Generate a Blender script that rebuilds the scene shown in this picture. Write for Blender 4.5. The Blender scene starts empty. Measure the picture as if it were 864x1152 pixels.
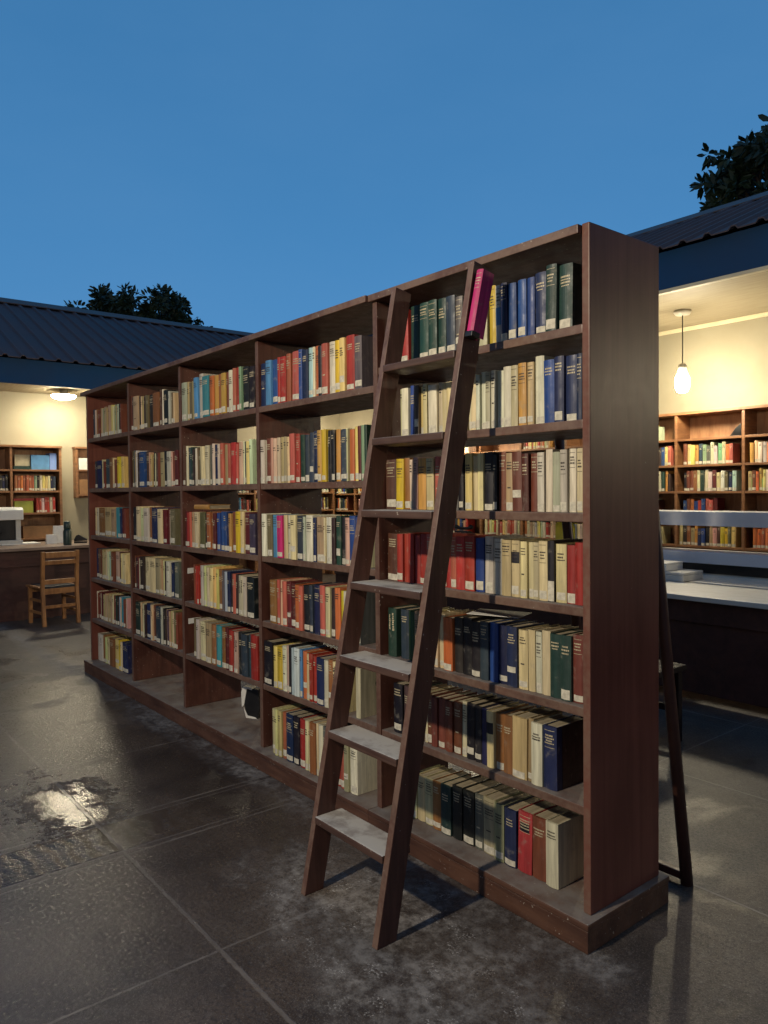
import bpy, bmesh, math, random
from mathutils import Vector, Matrix
R = math.radians
rnd = random.Random(11)
scene = bpy.context.scene
SUN_EL, SUN_ROT, SKY_STR, FRONT_W = 12.0, 150.0, .08, 440.0
SKY_RGB = (.066, .262, .565); SKY_BACK = (.128, .104, .112)
BULB, DOME = 400.0, 185.0

COL = scene.collection

# ------------------------------------------------------------------ helpers
class MB:
    """collects shapes into one bmesh; build() links them as one mesh object"""
    def __init__(self):
        self.bm = bmesh.new()
    def box(self, x0, x1, y0, y1, z0, z1, bev=0.0, mtx=None):
        t = bmesh.new()
        vs = [t.verts.new((x, y, z)) for x in (x0, x1) for y in (y0, y1) for z in (z0, z1)]
        for f in ((0, 1, 3, 2), (4, 6, 7, 5), (0, 4, 5, 1), (2, 3, 7, 6), (0, 2, 6, 4), (1, 5, 7, 3)):
            t.faces.new([vs[i] for i in f])
        if bev > 0:
            bmesh.ops.bevel(t, geom=t.edges[:], offset=bev, segments=2, profile=0.6, affect='EDGES')
        self._merge(t, mtx)
        return self
    def prism(self, pts, axis, a, b, bev=0.0, mtx=None):
        """polygon pts (2D) extruded along axis from a to b"""
        t = bmesh.new()
        def P(u, v, w):
            return {'x': (w, u, v), 'y': (u, w, v), 'z': (u, v, w)}[axis]
        A = [t.verts.new(P(u, v, a)) for u, v in pts]
        B = [t.verts.new(P(u, v, b)) for u, v in pts]
        n = len(pts)
        t.faces.new(A[::-1]); t.faces.new(B)
        for i in range(n):
            t.faces.new((A[i], A[(i + 1) % n], B[(i + 1) % n], B[i]))
        bmesh.ops.recalc_face_normals(t, faces=t.faces[:])
        if bev > 0:
            bmesh.ops.bevel(t, geom=t.edges[:], offset=bev, segments=2, profile=0.6, affect='EDGES')
        self._merge(t, mtx)
        return self
    def sheet(self, rows):
        """grid of points, rows[i][j]"""
        V = [[self.bm.verts.new(p) for p in r] for r in rows]
        for i in range(len(V) - 1):
            for j in range(len(V[0]) - 1):
                self.bm.faces.new((V[i][j], V[i][j + 1], V[i + 1][j + 1], V[i + 1][j]))
        return self
    def face(self, pts):
        self.bm.faces.new([self.bm.verts.new(p) for p in pts])
        return self
    def lathe(self, prof, c=(0, 0, 0), seg=24, mtx=None):
        t = bmesh.new()
        rows = []
        for r, z in prof:
            rows.append([t.verts.new((c[0] + r * math.cos(2 * math.pi * k / seg), c[1] + r * math.sin(2 * math.pi * k / seg), c[2] + z)) for k in range(seg)])
        for i in range(len(rows) - 1):
            for k in range(seg):
                t.faces.new((rows[i][k], rows[i][(k + 1) % seg], rows[i + 1][(k + 1) % seg], rows[i + 1][k]))
        t.faces.new(rows[0][::-1]); t.faces.new(rows[-1])
        bmesh.ops.remove_doubles(t, verts=t.verts[:], dist=1e-6)
        bmesh.ops.recalc_face_normals(t, faces=t.faces[:])
        for f in t.faces: f.smooth = True
        self._merge(t, mtx)
        return self
    def tube(self, pts, rad, seg=10):
        pts = [Vector(p) for p in pts]
        rads = rad if isinstance(rad, (list, tuple)) else [rad] * len(pts)
        rows = []
        for i, p in enumerate(pts):
            d = (pts[min(i + 1, len(pts) - 1)] - pts[max(i - 1, 0)]).normalized()
            u = d.cross(Vector((0, 0, 1)) if abs(d.z) < .95 else Vector((0, 1, 0))).normalized()
            v = d.cross(u)
            rows.append([self.bm.verts.new(p + (u * math.cos(2 * math.pi * k / seg) + v * math.sin(2 * math.pi * k / seg)) * rads[i]) for k in range(seg)])
        for i in range(len(rows) - 1):
            for k in range(seg):
                f = self.bm.faces.new((rows[i][k], rows[i][(k + 1) % seg], rows[i + 1][(k + 1) % seg], rows[i + 1][k]))
                f.smooth = True
        self.bm.faces.new(rows[0][::-1]); self.bm.faces.new(rows[-1])
        return self
    def _merge(self, t, mtx):
        if mtx is not None:
            t.transform(mtx)
        me = bpy.data.meshes.new('tmp')
        t.to_mesh(me); t.free()
        self.bm.from_mesh(me)
        bpy.data.meshes.remove(me)
    def build(self, name, material, parent=None, recalc=True):
        if recalc:
            bmesh.ops.recalc_face_normals(self.bm, faces=self.bm.faces[:])
        me = bpy.data.meshes.new(name)
        self.bm.to_mesh(me); self.bm.free()
        me.materials.append(material)
        o = bpy.data.objects.new(name, me)
        COL.objects.link(o)
        if parent is not None:
            o.parent = parent
        return o

def tag(o, label=None, cat=None, group=None, kind=None):
    if label: o['label'] = label
    if cat: o['category'] = cat
    if group: o['group'] = group
    if kind: o['kind'] = kind
    return o

def thing(name, label, cat, loc=(0, 0, 0), rotz=0.0, group=None):
    o = bpy.data.objects.new(name, None)
    COL.objects.link(o)
    o.empty_display_size = .1
    o.location = loc
    o.rotation_euler = (0, 0, rotz)
    return tag(o, label, cat, group)

def srgb(r, g, b):
    f = lambda c: c / 12.92 if c <= .04045 else ((c + .055) / 1.055) ** 2.4
    return (f(r / 255), f(g / 255), f(b / 255), 1.0)

# ------------------------------------------------------------------ node materials
class NM:
    def __init__(self, name):
        m = bpy.data.materials.new(name); m.use_nodes = True
        self.m = m; self.nt = m.node_tree; self.nt.nodes.clear()
        self.out = self.n('ShaderNodeOutputMaterial')
        self.b = self.n('ShaderNodeBsdfPrincipled')
        self.nt.links.new(self.b.outputs[0], self.out.inputs[0])
        self.tc = self.n('ShaderNodeTexCoord')
    def n(self, t, **kw):
        n = self.nt.nodes.new(t)
        for k, v in kw.items(): setattr(n, k, v)
        return n
    def L(self, a, b): self.nt.links.new(a, b)
    def put(self, sock, v):
        if isinstance(v, bpy.types.NodeSocket): self.L(v, sock)
        else: sock.default_value = v
    def math(self, op, a, b=0.0, c=0.0, clamp=False):
        n = self.n('ShaderNodeMath', operation=op, use_clamp=clamp)
        self.put(n.inputs[0], a); self.put(n.inputs[1], b); self.put(n.inputs[2], c)
        return n.outputs[0]
    def noise(self, scale, detail=4, rough=.55, vec=None, dist=0.0):
        n = self.n('ShaderNodeTexNoise')
        n.inputs['Scale'].default_value = scale; n.inputs['Detail'].default_value = detail
        n.inputs['Roughness'].default_value = rough; n.inputs['Distortion'].default_value = dist
        self.L(vec if vec is not None else self.tc.outputs['Object'], n.inputs['Vector'])
        return n.outputs[0]
    def vscale(self, s, vec=None):
        n = self.n('ShaderNodeMapping'); n.inputs['Scale'].default_value = s
        self.L(vec if vec is not None else self.tc.outputs['Object'], n.inputs['Vector'])
        return n.outputs[0]
    def ramp(self, v, lo, hi, a=0.0, b=1.0):
        n = self.n('ShaderNodeMapRange', interpolation_type='SMOOTHSTEP')
        self.put(n.inputs[0], v)
        for i, x in zip((1, 2, 3, 4), (lo, hi, a, b)): n.inputs[i].default_value = x
        return n.outputs[0]
    def mix(self, f, a, b, blend='MIX'):
        n = self.n('ShaderNodeMix', data_type='RGBA', blend_type=blend)
        self.put(n.inputs[0], f); self.put(n.inputs[6], a); self.put(n.inputs[7], b)
        return n.outputs[2]
    def bump(self, h, strength, dist=.01, normal=None):
        n = self.n('ShaderNodeBump')
        n.inputs['Strength'].default_value = strength; n.inputs['Distance'].default_value = dist
        self.L(h, n.inputs['Height'])
        if normal is not None: self.L(normal, n.inputs['Normal'])
        return n.outputs[0]
    def sep(self, v):
        n = self.n('ShaderNodeSeparateXYZ'); self.L(v, n.inputs[0]); return n.outputs
    def fin(self, color=None, rough=None, normal=None, **kw):
        if color is not None: self.put(self.b.inputs['Base Color'], color)
        if rough is not None: self.put(self.b.inputs['Roughness'], rough)
        if normal is not None: self.L(normal, self.b.inputs['Normal'])
        for k, v in kw.items(): self.put(self.b.inputs[k.replace('_', ' ')], v)
        return self.m

def wood(name, dark, light, grain=(2, 2, 22), rough=.45, dust=0.0, chips=0.0, bump=.15, rvar=.1, spec=.5, dustcol=(.20, .185, .165, 1), edge=0.0):
    """painted / stained board: long grain streaks, blotches, optional dust on upward faces and pale chips"""
    k = NM(name)
    v = k.vscale(grain)
    g = k.noise(2.2, 6, .62, v, .4)
    bl = k.noise(3.5, 3, .5)
    f = k.ramp(k.math('ADD', k.math('MULTIPLY', g, .65), k.math('MULTIPLY', bl, .4)), .34, .72)
    c = k.mix(f, dark, light)
    rg = k.ramp(k.noise(16, 5, .7), .3, .7, rough - rvar * .8, rough + rvar * 1.2)
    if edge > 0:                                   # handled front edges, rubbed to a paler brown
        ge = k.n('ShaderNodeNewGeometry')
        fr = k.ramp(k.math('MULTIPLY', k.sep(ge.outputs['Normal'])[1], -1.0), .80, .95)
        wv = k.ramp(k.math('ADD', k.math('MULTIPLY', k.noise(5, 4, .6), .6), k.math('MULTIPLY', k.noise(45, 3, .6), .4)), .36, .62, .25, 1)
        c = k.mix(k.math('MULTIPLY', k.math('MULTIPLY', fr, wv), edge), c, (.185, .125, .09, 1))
    if chips > 0:
        ch = k.ramp(k.noise(70, 2, .6), 1 - chips, 1 - chips + .02)
        ch = k.math('MULTIPLY', ch, k.ramp(k.noise(2.5, 2), .42, .6))
        c = k.mix(ch, c, (.36, .31, .26, 1))
    if dust > 0:
        geo = k.n('ShaderNodeNewGeometry')
        up = k.ramp(k.sep(geo.outputs['Normal'])[2], .7, .95)
        d = k.math('MULTIPLY', up, k.ramp(k.noise(9, 5, .65), .3, .68, dust * .35, dust))
        c = k.mix(d, c, dustcol)
        rg = k.mix(d, rg, (.85, .85, .85, 1))
    nrm = k.bump(g, bump, .004)
    return k.fin(c, rg, nrm, Specular_IOR_Level=spec)

def plain(name, col, rough=.6, var=.12, scale=6, metallic=0.0, bump=0.0):
    k = NM(name)
    n = k.noise(scale, 5, .6)
    lo = tuple(c * (1 - var * 1.6) for c in col[:3]) + (1,)
    hi = tuple(min(1, c * (1 + var)) for c in col[:3]) + (1,)
    c = k.mix(k.ramp(n, .3, .7), lo, hi)
    nrm = k.bump(k.noise(scale * 8, 4), bump, .004) if bump else None
    return k.fin(c, k.ramp(n, .3, .7, rough - .08, rough + .08), nrm, Metallic=metallic)

M = {}
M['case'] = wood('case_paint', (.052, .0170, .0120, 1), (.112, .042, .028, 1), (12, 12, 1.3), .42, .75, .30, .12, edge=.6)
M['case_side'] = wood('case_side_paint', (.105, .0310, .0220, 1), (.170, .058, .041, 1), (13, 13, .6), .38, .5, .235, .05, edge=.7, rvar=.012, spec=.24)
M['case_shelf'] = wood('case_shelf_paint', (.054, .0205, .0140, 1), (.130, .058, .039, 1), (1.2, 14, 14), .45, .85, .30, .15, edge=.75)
M['plinth'] = wood('plinth_wood', (.048, .0190, .0115, 1), (.115, .053, .031, 1), (1.2, 12, 12), .5, .8, .30, .25)
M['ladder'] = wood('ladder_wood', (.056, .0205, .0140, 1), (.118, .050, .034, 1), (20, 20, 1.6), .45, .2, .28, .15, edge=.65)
M['tread'] = wood('tread_wood', (.045, .022, .016, 1), (.095, .052, .037, 1), (1.5, 20, 20), .5, 1.35, .30, .2, dustcol=(.36, .35, .325, 1))
M['pole'] = wood('pole_wood', (.05, .020, .014, 1), (.09, .038, .027, 1), (20, 20, 1.5), .4, 0, .25)
M['desk'] = wood('desk_paint', (.040, .0145, .0115, 1), (.072, .027, .021, 1), (8, 1.2, 8), .5, 0, 0)
M['desk_top'] = wood('desk_top_wood', (.17, .115, .085, 1), (.30, .22, .17, 1), (14, 2, 2), .42)
M['counter_top'] = wood('counter_top_laminate', (.66, .62, .52, 1), (.76, .73, .64, 1), (2, 8, 2), .4, 0, 0, .03)
M['white_board'] = plain('white_board_paint', (.62, .63, .66, 1), .45, .06, 3)
M['honey'] = wood('honey_wood', (.20, .085, .028, 1), (.40, .19, .07, 1), (9, 9, 2), .4)
M['shelf_wood'] = wood('wall_shelf_wood', (.15, .065, .028, 1), (.30, .145, .062, 1), (2, 2, 12), .45)
M['shelf_back'] = wood('wall_shelf_back', (.22, .10, .045, 1), (.38, .20, .095, 1), (9, 2, 2), .5)
M['stool'] = wood('stool_wood', (.012, .009, .009, 1), (.03, .022, .02, 1), (2, 12, 2), .65, spec=.2)
M['black'] = plain('black_plastic', (.012, .012, .013, 1), .35, .2)
M['seat'] = plain('dark_seat_vinyl', (.02, .022, .03, 1), .4, .2)
M['paper'] = plain('white_paper', (.72, .71, .66, 1), .8, .06, 12)
M['beige'] = plain('beige_card', (.42, .37, .25, 1), .7, .12, 9)
M['olive'] = plain('olive_card', (.16, .145, .09, 1), .7, .15, 9)
M['yellow'] = plain('yellow_card', (.62, .50, .03, 1), .6, .08, 9)
M['ochre'] = plain('ochre_cloth', (.36, .23, .06, 1), .7, .12, 12)
M['bluecard'] = plain('blue_card', (.08, .22, .42, 1), .6, .1, 9)
M['palebluecard'] = plain('pale_blue_card', (.18, .28, .58, 1), .6, .1, 9)
M['greencard'] = plain('green_card', (.16, .30, .10, 1), .7, .1, 9)
M['browncard'] = plain('brown_card', (.27, .14, .06, 1), .7, .12, 9)
M['redcard'] = plain('red_card', (.35, .05, .04, 1), .6, .12, 9)
M['limecard'] = plain('lime_card', (.30, .32, .05, 1), .6, .12, 9)
M['darkgreen'] = plain('dark_green_tin', (.015, .04, .035, 1), .35, .2, 9)
M['grey_box'] = plain('grey_white_box', (.50, .50, .47, 1), .6, .07, 8)
M['white_plastic'] = plain('white_plastic', (.70, .70, .66, 1), .4, .04)
M['metal'] = plain('white_metal', (.62, .58, .48, 1), .4, .05)
M['cord'] = plain('cord_rubber', (.10, .09, .07, 1), .6, .1)
M['fascia'] = plain('blue_fascia_paint', (.003, .050, .150, 1), .85, .12, 1.2, 0, .1)
M['trim'] = plain('cream_trim', (.70, .62, .42, 1), .6, .06)

def wall_paint():
    k = NM('cream_wall_paint')
    a = k.noise(.9, 6, .6); b = k.noise(7, 4, .6)
    c = k.mix(k.ramp(a, .3, .7), (.275, .245, .172, 1), (.33, .30, .215, 1))
    c = k.mix(k.math('MULTIPLY', k.ramp(b, .55, .75), .25), c, (.27, .23, .14, 1))
    return k.fin(c, .75, k.bump(b, .15, .006))
M['wall'] = wall_paint()
def soffit_paint():
    k = NM('soffit_boards')
    g = k.noise(3, 5, .6, k.vscale((1.2, 10, 1)))
    x = k.sep(k.tc.outputs['Object'])
    c = k.mix(k.ramp(g, .3, .75), (.24, .20, .13, 1), (.31, .265, .175, 1))
    return k.fin(c, .65, k.bump(g, .1, .004))
M['soffit'] = soffit_paint()
def roof_metal():
    k = NM('roof_sheet_metal')
    a = k.noise(1.1, 6, .65); st = k.noise(3, 5, .6, k.vscale((1, 1, 1)))
    c = k.mix(k.ramp(a, .3, .75), (.055, .043, .050, 1), (.095, .076, .084, 1))
    c = k.mix(k.math('MULTIPLY', k.ramp(st, .58, .75), .5), c, (.09, .055, .04, 1))
    return k.fin(c, k.ramp(a, .3, .7, .6, .78), k.bump(st, .1, .01), Specular_IOR_Level=.3)
M['roof'] = roof_metal()
M['ridge'] = plain('ridge_cap_metal', (.085, .062, .058, 1), .55, .2, 2)

def lamp_glow(name, col, strength):
    k = NM(name)
    return k.fin(col, .4, None, Emission_Color=col, Emission_Strength=strength)
M['bulb'] = lamp_glow('bulb_glow', (1.0, .86, .60, 1), BULB)
M['dome'] = lamp_glow('dome_glow', (1.0, .87, .62, 1), DOME)

def book_cloth(name, attr):
    k = NM(name)
    if attr:
        a = k.n('ShaderNodeAttribute'); a.attribute_name = 'cover_colour'; col = a.outputs['Color']
        vec = k.tc.outputs['Object']
    else:
        oi = k.n('ShaderNodeObjectInfo'); col = oi.outputs['Color']
        ad = k.n('ShaderNodeVectorMath', operation='ADD'); k.L(k.tc.outputs['Object'], ad.inputs[0])
        rn = k.n('ShaderNodeVectorMath', operation='SCALE'); k.L(oi.outputs['Location'], rn.inputs[0]); rn.inputs['Scale'].default_value = 7.3
        k.L(rn.outputs[0], ad.inputs[1]); vec = ad.outputs[0]
    st = k.noise(40, 4, .6, k.vscale((1.5, 1.5, .12), vec))
    bl = k.noise(22, 5, .65, vec)
    fine = k.noise(260, 2, .6, vec)
    m = k.mix(k.ramp(st, .3, .75), (.72, .72, .72, 1), (1.15, 1.15, 1.15, 1))
    c = k.mix(1.0, col, m, 'MULTIPLY')
    wearc = k.mix(.45, c, (.30, .27, .21, 1))
    c = k.mix(k.math('MULTIPLY', k.ramp(bl, .56, .72), .7), c, wearc)
    return k.fin(c, k.ramp(bl, .3, .7, .42, .66), k.bump(fine, .12, .001))
M['cloth'] = book_cloth('book_cloth', False)
M['cloth_many'] = book_cloth('book_cloth_many', True)
def pages():
    k = NM('page_edges')
    s = k.noise(300, 2, .5, k.vscale((1, .02, .02)))
    b = k.noise(25, 4)
    c = k.mix(k.ramp(s, .3, .7), (.22, .18, .115, 1), (.40, .345, .235, 1))
    c = k.mix(k.math('MULTIPLY', k.ramp(b, .5, .75), .5), c, (.22, .18, .12, 1))
    return k.fin(c, .85)
M['pages'] = pages()
M['gold'] = plain('pale_gold_lettering', (.55, .47, .30, 1), .5, .2, 60)
M['ink'] = plain('dark_ink_lettering', (.05, .04, .035, 1), .6, .2, 60)
M['sticker'] = plain('spine_sticker', (.60, .56, .44, 1), .75, .16, 60)
M['panel_black'] = plain('black_title_panel', (.012, .012, .018, 1), .5, .2, 40)

def floor_mat():
    k = NM('courtyard_concrete')
    P = k.tc.outputs['Object']; X, Y, Z = k.sep(P)
    def A(*v):
        o = v[0]
        for q in v[1:]: o = k.math('ADD', o, q)
        return o
    S = lambda *v: k.math('SUBTRACT', *v)
    T = lambda *v: k.math('MULTIPLY', *v)
    big = k.noise(.6, 6, .65, dist=.8); mid = k.noise(2.4, 8, .72, dist=.5); mid2 = k.noise(5.5, 8, .75); fine = k.noise(22, 6, .75)
    grit = k.noise(75, 4, .8); sand = k.noise(190, 2, .8)
    def blob(cx, cy, rx, ry):
        dx = k.math('DIVIDE', S(X, cx), rx); dy = k.math('DIVIDE', S(Y, cy), ry)
        return k.math('SQRT', A(T(dx, dx), T(dy, dy)))
    base = k.mix(k.ramp(mid, .36, .66), (.025, .0185, .0155, 1), (.082, .064, .053, 1))
    base = k.mix(T(k.ramp(big, .44, .62), .7), base, (.112, .091, .074, 1))
    base = k.mix(T(k.ramp(mid2, .50, .68), .65), base, (.026, .0205, .020, 1))
    base = k.mix(T(k.ramp(fine, .52, .70), .55), base, (.150, .138, .126, 1))
    base = k.mix(T(k.ramp(grit, .47, .60), .80), base, (.020, .016, .015, 1))
    base = k.mix(T(k.ramp(sand, .56, .66), .50), base, (.24, .222, .205, 1))
    # old dark stain left of the ladder
    stain = k.ramp(A(blob(-2.2, -.38, .75, .30), T(mid, 1.4)), 1.15, 1.65, 1, 0)
    base = k.mix(T(stain, .7), base, (.020, .016, .015, 1))
    # pale lime dust near the ladder feet and along the plinths, with irregular outline
    reg = k.ramp(A(blob(-.40, -.46, .92, .38), T(mid, 1.5), T(mid2, .5)), 1.50, 2.10, 1, 0)
    reg2 = T(k.ramp(A(k.math('ABSOLUTE', A(Y, .10)), T(mid, .30)), .16, .30, 1, 0), k.ramp(X, .12, .2, 1, 0))
    dustf = T(k.math('MAXIMUM', reg, T(reg2, .75)), k.ramp(mid2, .36, .62, .05, .85))
    base = k.mix(T(dustf, k.ramp(fine, .34, .62, .15, 1)), base, (.25, .236, .222, 1))
    clump = k.ramp(k.noise(9, 5, .7), .52, .64)
    spk = T(k.ramp(k.noise(120, 3, .75), .53, .62), T(clump, A(T(reg, .95), .05)))
    base = k.mix(spk, base, (.50, .49, .47, 1))
    def joint(C, c0, w):
        return k.ramp(k.math('ABSOLUTE', S(C, c0)), w, w * 2.0, 1, 0)
    Xw = A(X, T(S(fine, .5), .016)); Yw = A(Y, T(S(fine, .5), .016))
    js = None
    for c0, w in ((-5.2, .004), (-4.0, .004), (-2.84, .004), (-1.995, .004), (-1.955, .0025), (-1.655, .0025), (-1.615, .004), (-.765, .003), (2.6, .004)):
        j = joint(Xw, c0, w); js = j if js is None else k.math('MAXIMUM', js, j)
    for c0, w in ((-3.2, .004), (-2.1, .004), (-.95, .005), (.62, .0035), (1.62, .0035), (2.7, .004)):
        js = k.math('MAXIMUM', js, joint(Yw, c0, w))
    base = k.mix(T(js, k.ramp(mid2, .35, .6, .5, 1.0)), base, (.165, .150, .138, 1))
    # embossed border strip: curling relief between two joints
    strip = T(T(k.ramp(X, -1.955, -1.94), k.ramp(X, -1.67, -1.655, 1, 0)), k.ramp(A(Y, T(S(mid, .5), 1.2)), -.62, -.40, 1, 0))
    wv = k.n('ShaderNodeTexWave', wave_type='RINGS', wave_profile='SIN')
    for nm, v in (('Scale', 4.2), ('Distortion', 5.5), ('Detail', 2.0), ('Detail Scale', 1.4)): wv.inputs[nm].default_value = v
    mp = k.n('ShaderNodeMapping'); mp.inputs['Location'].default_value = (1.8, 1.25, 0); k.L(P, mp.inputs['Vector']); k.L(mp.outputs[0], wv.inputs['Vector'])
    vor = k.n('ShaderNodeTexVoronoi', feature='DISTANCE_TO_EDGE'); vor.inputs['Scale'].default_value = 30; k.L(P, vor.inputs['Vector'])
    emb = T(A(T(wv.outputs[1], .85), T(k.ramp(vor.outputs[0], 0, .16), .18)), k.ramp(Y, -1.02, -.90, 1, .3))
    # damp patches: darker and smoother, mostly on the left; one shallow puddle
    wetn = k.noise(1.5, 6, .66, dist=.9)
    damp = k.ramp(S(A(wetn, T(mid, .4)), T(blob(-2.45, -.95, 2.6, 1.3), .15)), .42, .62)
    pud = k.ramp(A(blob(-2.35, -1.0, .85, .45), T(mid, 1.5), T(mid2, .9), T(fine, .35)), 1.55, 1.95, 1, 0)
    damp = k.math('MAXIMUM', damp, pud)
    base = k.mix(T(damp, .40), base, (.020, .017, .016, 1))
    rough = k.ramp(damp, 0, 1, .50, .30)
    rough = A(S(rough, T(strip, .14)), T(S(grit, .5), .35))
    rough = k.math('ADD', rough, S(T(dustf, .35), T(pud, .20)), clamp=True)
    h = A(A(T(fine, .70), T(grit, .16)), A(T(sand, .03), T(mid2, 2.4)))
    h = S(h, T(js, .35))
    h = T(h, k.ramp(pud, 0, 1, 1, .42))
    n1 = k.bump(h, .26, .007)
    n2 = k.bump(T(strip, emb), .5, .007, n1)
    return k.fin(base, rough, n2)
M['floor'] = floor_mat()
def leaf():
    k = NM('dark_leaf')
    n = k.noise(1.7, 3)
    c = k.mix(k.ramp(n, .35, .7), (.018, .035, .016, 1), (.045, .075, .03, 1))
    return k.fin(c, .55)
M['leaf'] = leaf()
M['bark'] = plain('tree_bark', (.06, .045, .035, 1), .85, .3, 5)

# ------------------------------------------------------------------ ground
fl = MB(); fl.face([(-70, -70, 0), (70, -70, 0), (70, 70, 0), (-70, 70, 0)])
tag(fl.build('courtyard_floor', M['floor']), kind='structure')

# ------------------------------------------------------------------ the two wings round the courtyard
def corrugated(along, lo, hi, s0, e0, s1, e1, period=.215, h=.028):
    """ribbed sheet running from eave (s0,e0) to ridge (s1,e1); along = 'x' or 'y'"""
    ts = []
    t = lo
    while t < hi:
        for f, k in ((0, 0), (.36, 0), (.46, 1), (.62, 1), (.72, 0)):
            if t + f * period <= hi: ts.append((t + f * period, k * h))
        t += period
    rows = []
    for s, e in ((s0, e0), (s1, e1)):
        rows.append([((a, s, e + b) if along == 'x' else (s, a, e + b)) for a, b in ts])
    m = MB(); m.sheet(rows)
    # underside sheet a little lower gives the roof its thickness at the eave
    rows2 = []
    for s, e in ((s0, e0 - .012), (s1, e1 - .012)):
        rows2.append([((a, s, e + b) if along == 'x' else (s, a, e + b)) for a, b in ts])
    m.sheet(rows2)
    m.sheet([rows[0], rows2[0]])
    return m

WL = thing('library_wing', 'cream walled wing with ribbed metal roof and blue fascia, behind the orange wooden chair', 'building', (0, 0, 0))
MB().box(-10.15, -10, -7, 6.2, 0, 3.4).build('wall', M['wall'], WL)
MB().box(-10, -9.035, -7, 3.96, 2.95, 2.99).build('soffit', M['soffit'], WL)
MB().box(-9.035, -9.0, -7, 3.96, 2.935, 3.255, .003).build('fascia', M['fascia'], WL)
rf = corrugated('y', -7.4, 9.2, -8.90, 3.262, -12.0, 4.672).build('roof', M['roof'], WL, recalc=False)
MB().prism([(-12.22, 4.59), (-12.0, 4.70), (-11.74, 4.585), (-11.74, 4.60), (-12.0, 4.725), (-12.22, 4.62)], 'y', -7.4, 9.2).build('ridge_cap', M['ridge'], rf)
corrugated('y', -7.4, 9.2, -15.1, 3.262, -12.0, 4.672).build('rear_roof', M['roof'], WL, recalc=False)
MB().box(-14.6, -14.45, -7, 9, 0, 3.4).build('rear_wall', M['wall'], WL)
MB().prism([(-14.45, 0), (-10.15, 0), (-10.15, 3.4), (-9.04, 3.26), (-12, 4.63), (-14.6, 3.4)], 'y', -7.12, -7.0).build('gable_wall', M['wall'], WL)

WR = thing('library_wing', 'cream walled wing with ribbed metal roof and blue fascia, behind the hanging bulb', 'building', (0, 0, 0))
MB().box(-10, 9, 6.2, 6.35, 0, 3.62).build('wall', M['wall'], WR)
MB().box(-10, 9, 4.04, 6.2, 3.37, 3.41).build('soffit', M['soffit'], WR)
MB().box(-8.96, 9, 4.0, 4.04, 3.235, 3.56, .003).build('fascia', M['fascia'], WR)
MB().box(-8.96, 9, 3.996, 4.05, 3.205, 3.234, .003).build('fascia_trim', M['trim'], WR)
MB().box(-10, 9, 6.172, 6.199, 3.325, 3.369, .004).build('cornice', M['trim'], WR)
rf = corrugated('x', -9.3, 9.3, 3.90, 3.56, 6.3, 4.63).build('roof', M['roof'], WR, recalc=False)
MB().prism([(6.05, 4.535), (6.3, 4.66), (6.55, 4.535), (6.55, 4.55), (6.3, 4.685), (6.05, 4.55)], 'x', -9.3, 9.3).build('ridge_cap', M['ridge'], rf)
corrugated('x', -9.3, 9.3, 8.7, 3.56, 6.3, 4.63).build('rear_roof', M['roof'], WR, recalc=False)
MB().box(-10, 9, 8.3, 8.45, 0, 3.7).build('rear_wall', M['wall'], WR)
MB().prism([(4.05, 3.42), (6.3, 4.6), (8.45, 3.62), (8.3, 0), (6.35, 0), (6.35, 3.42)], 'x', 8.9, 9.0).build('gable_wall', M['wall'], WR)


# lamps
def dome_lamp(x, y, label):
    t = thing('ceiling_lamp', label, 'lamp', (x, y, 2.95), 0, 'round lamps under the veranda ceiling')
    MB().lathe([(.0, 0), (.05, -.0), (.05, -.06), (.16, -.068), (.16, -.075), (.0, -.075)], seg=28).build('lamp_base', M['metal'], t)
    MB().lathe([(.0, -.0755), (.158, -.0755), (.155, -.092), (.13, -.115), (.08, -.13), (.0, -.135)], seg=28).build('diffuser', M['dome'], t)
    return t
dome_lamp(-9.42, 1.085, 'glowing round lamp under the eaves beside the far end of the long bookcase')
dome_lamp(-9.42, 5.2, 'glowing round lamp under the eaves, hidden behind the long bookcase')
def pendant(x, y, label):
    t = thing('pendant_lamp', label, 'lamp', (x, y, 3.37), 0, 'bare bulbs hanging from the veranda ceiling')
    MB().lathe([(.0, 0), (.085, 0), (.088, -.02), (.07, -.045), (.02, -.05), (0, -.05)], seg=24).build('ceiling_rose', M['metal'], t)
    MB().tube([(0, 0, -.045), (.002, 0, -.3), (0, 0, -.56)], .006, 8).build('cord', M['cord'], t)
    MB().lathe([(0, -.55), (.03, -.555), (.042, -.58), (.045, -.64), (.0, -.645)], seg=20).build('lamp_holder', M['metal'], t)
    MB().lathe([(.0, -.646), (.03, -.646), (.05, -.66), (.068, -.70), (.072, -.76), (.068, -.815), (.05, -.845), (.025, -.858), (0, -.86)], seg=24).build('bulb', M['bulb'], t)
    return t
pendant(-2.71, 5.4, 'bare glowing bulb hanging on a thin cord above the wall bookcase')
pendant(3.3, 5.4, 'added unseen bulb on a cord, warming the end panel of the tall bookcase')  # extra bulb out of view, added for warm light on end panel and floor
pendant(-6.3, 5.4, 'bare glowing bulb on a cord, hidden behind the tall bookcases')

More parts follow.
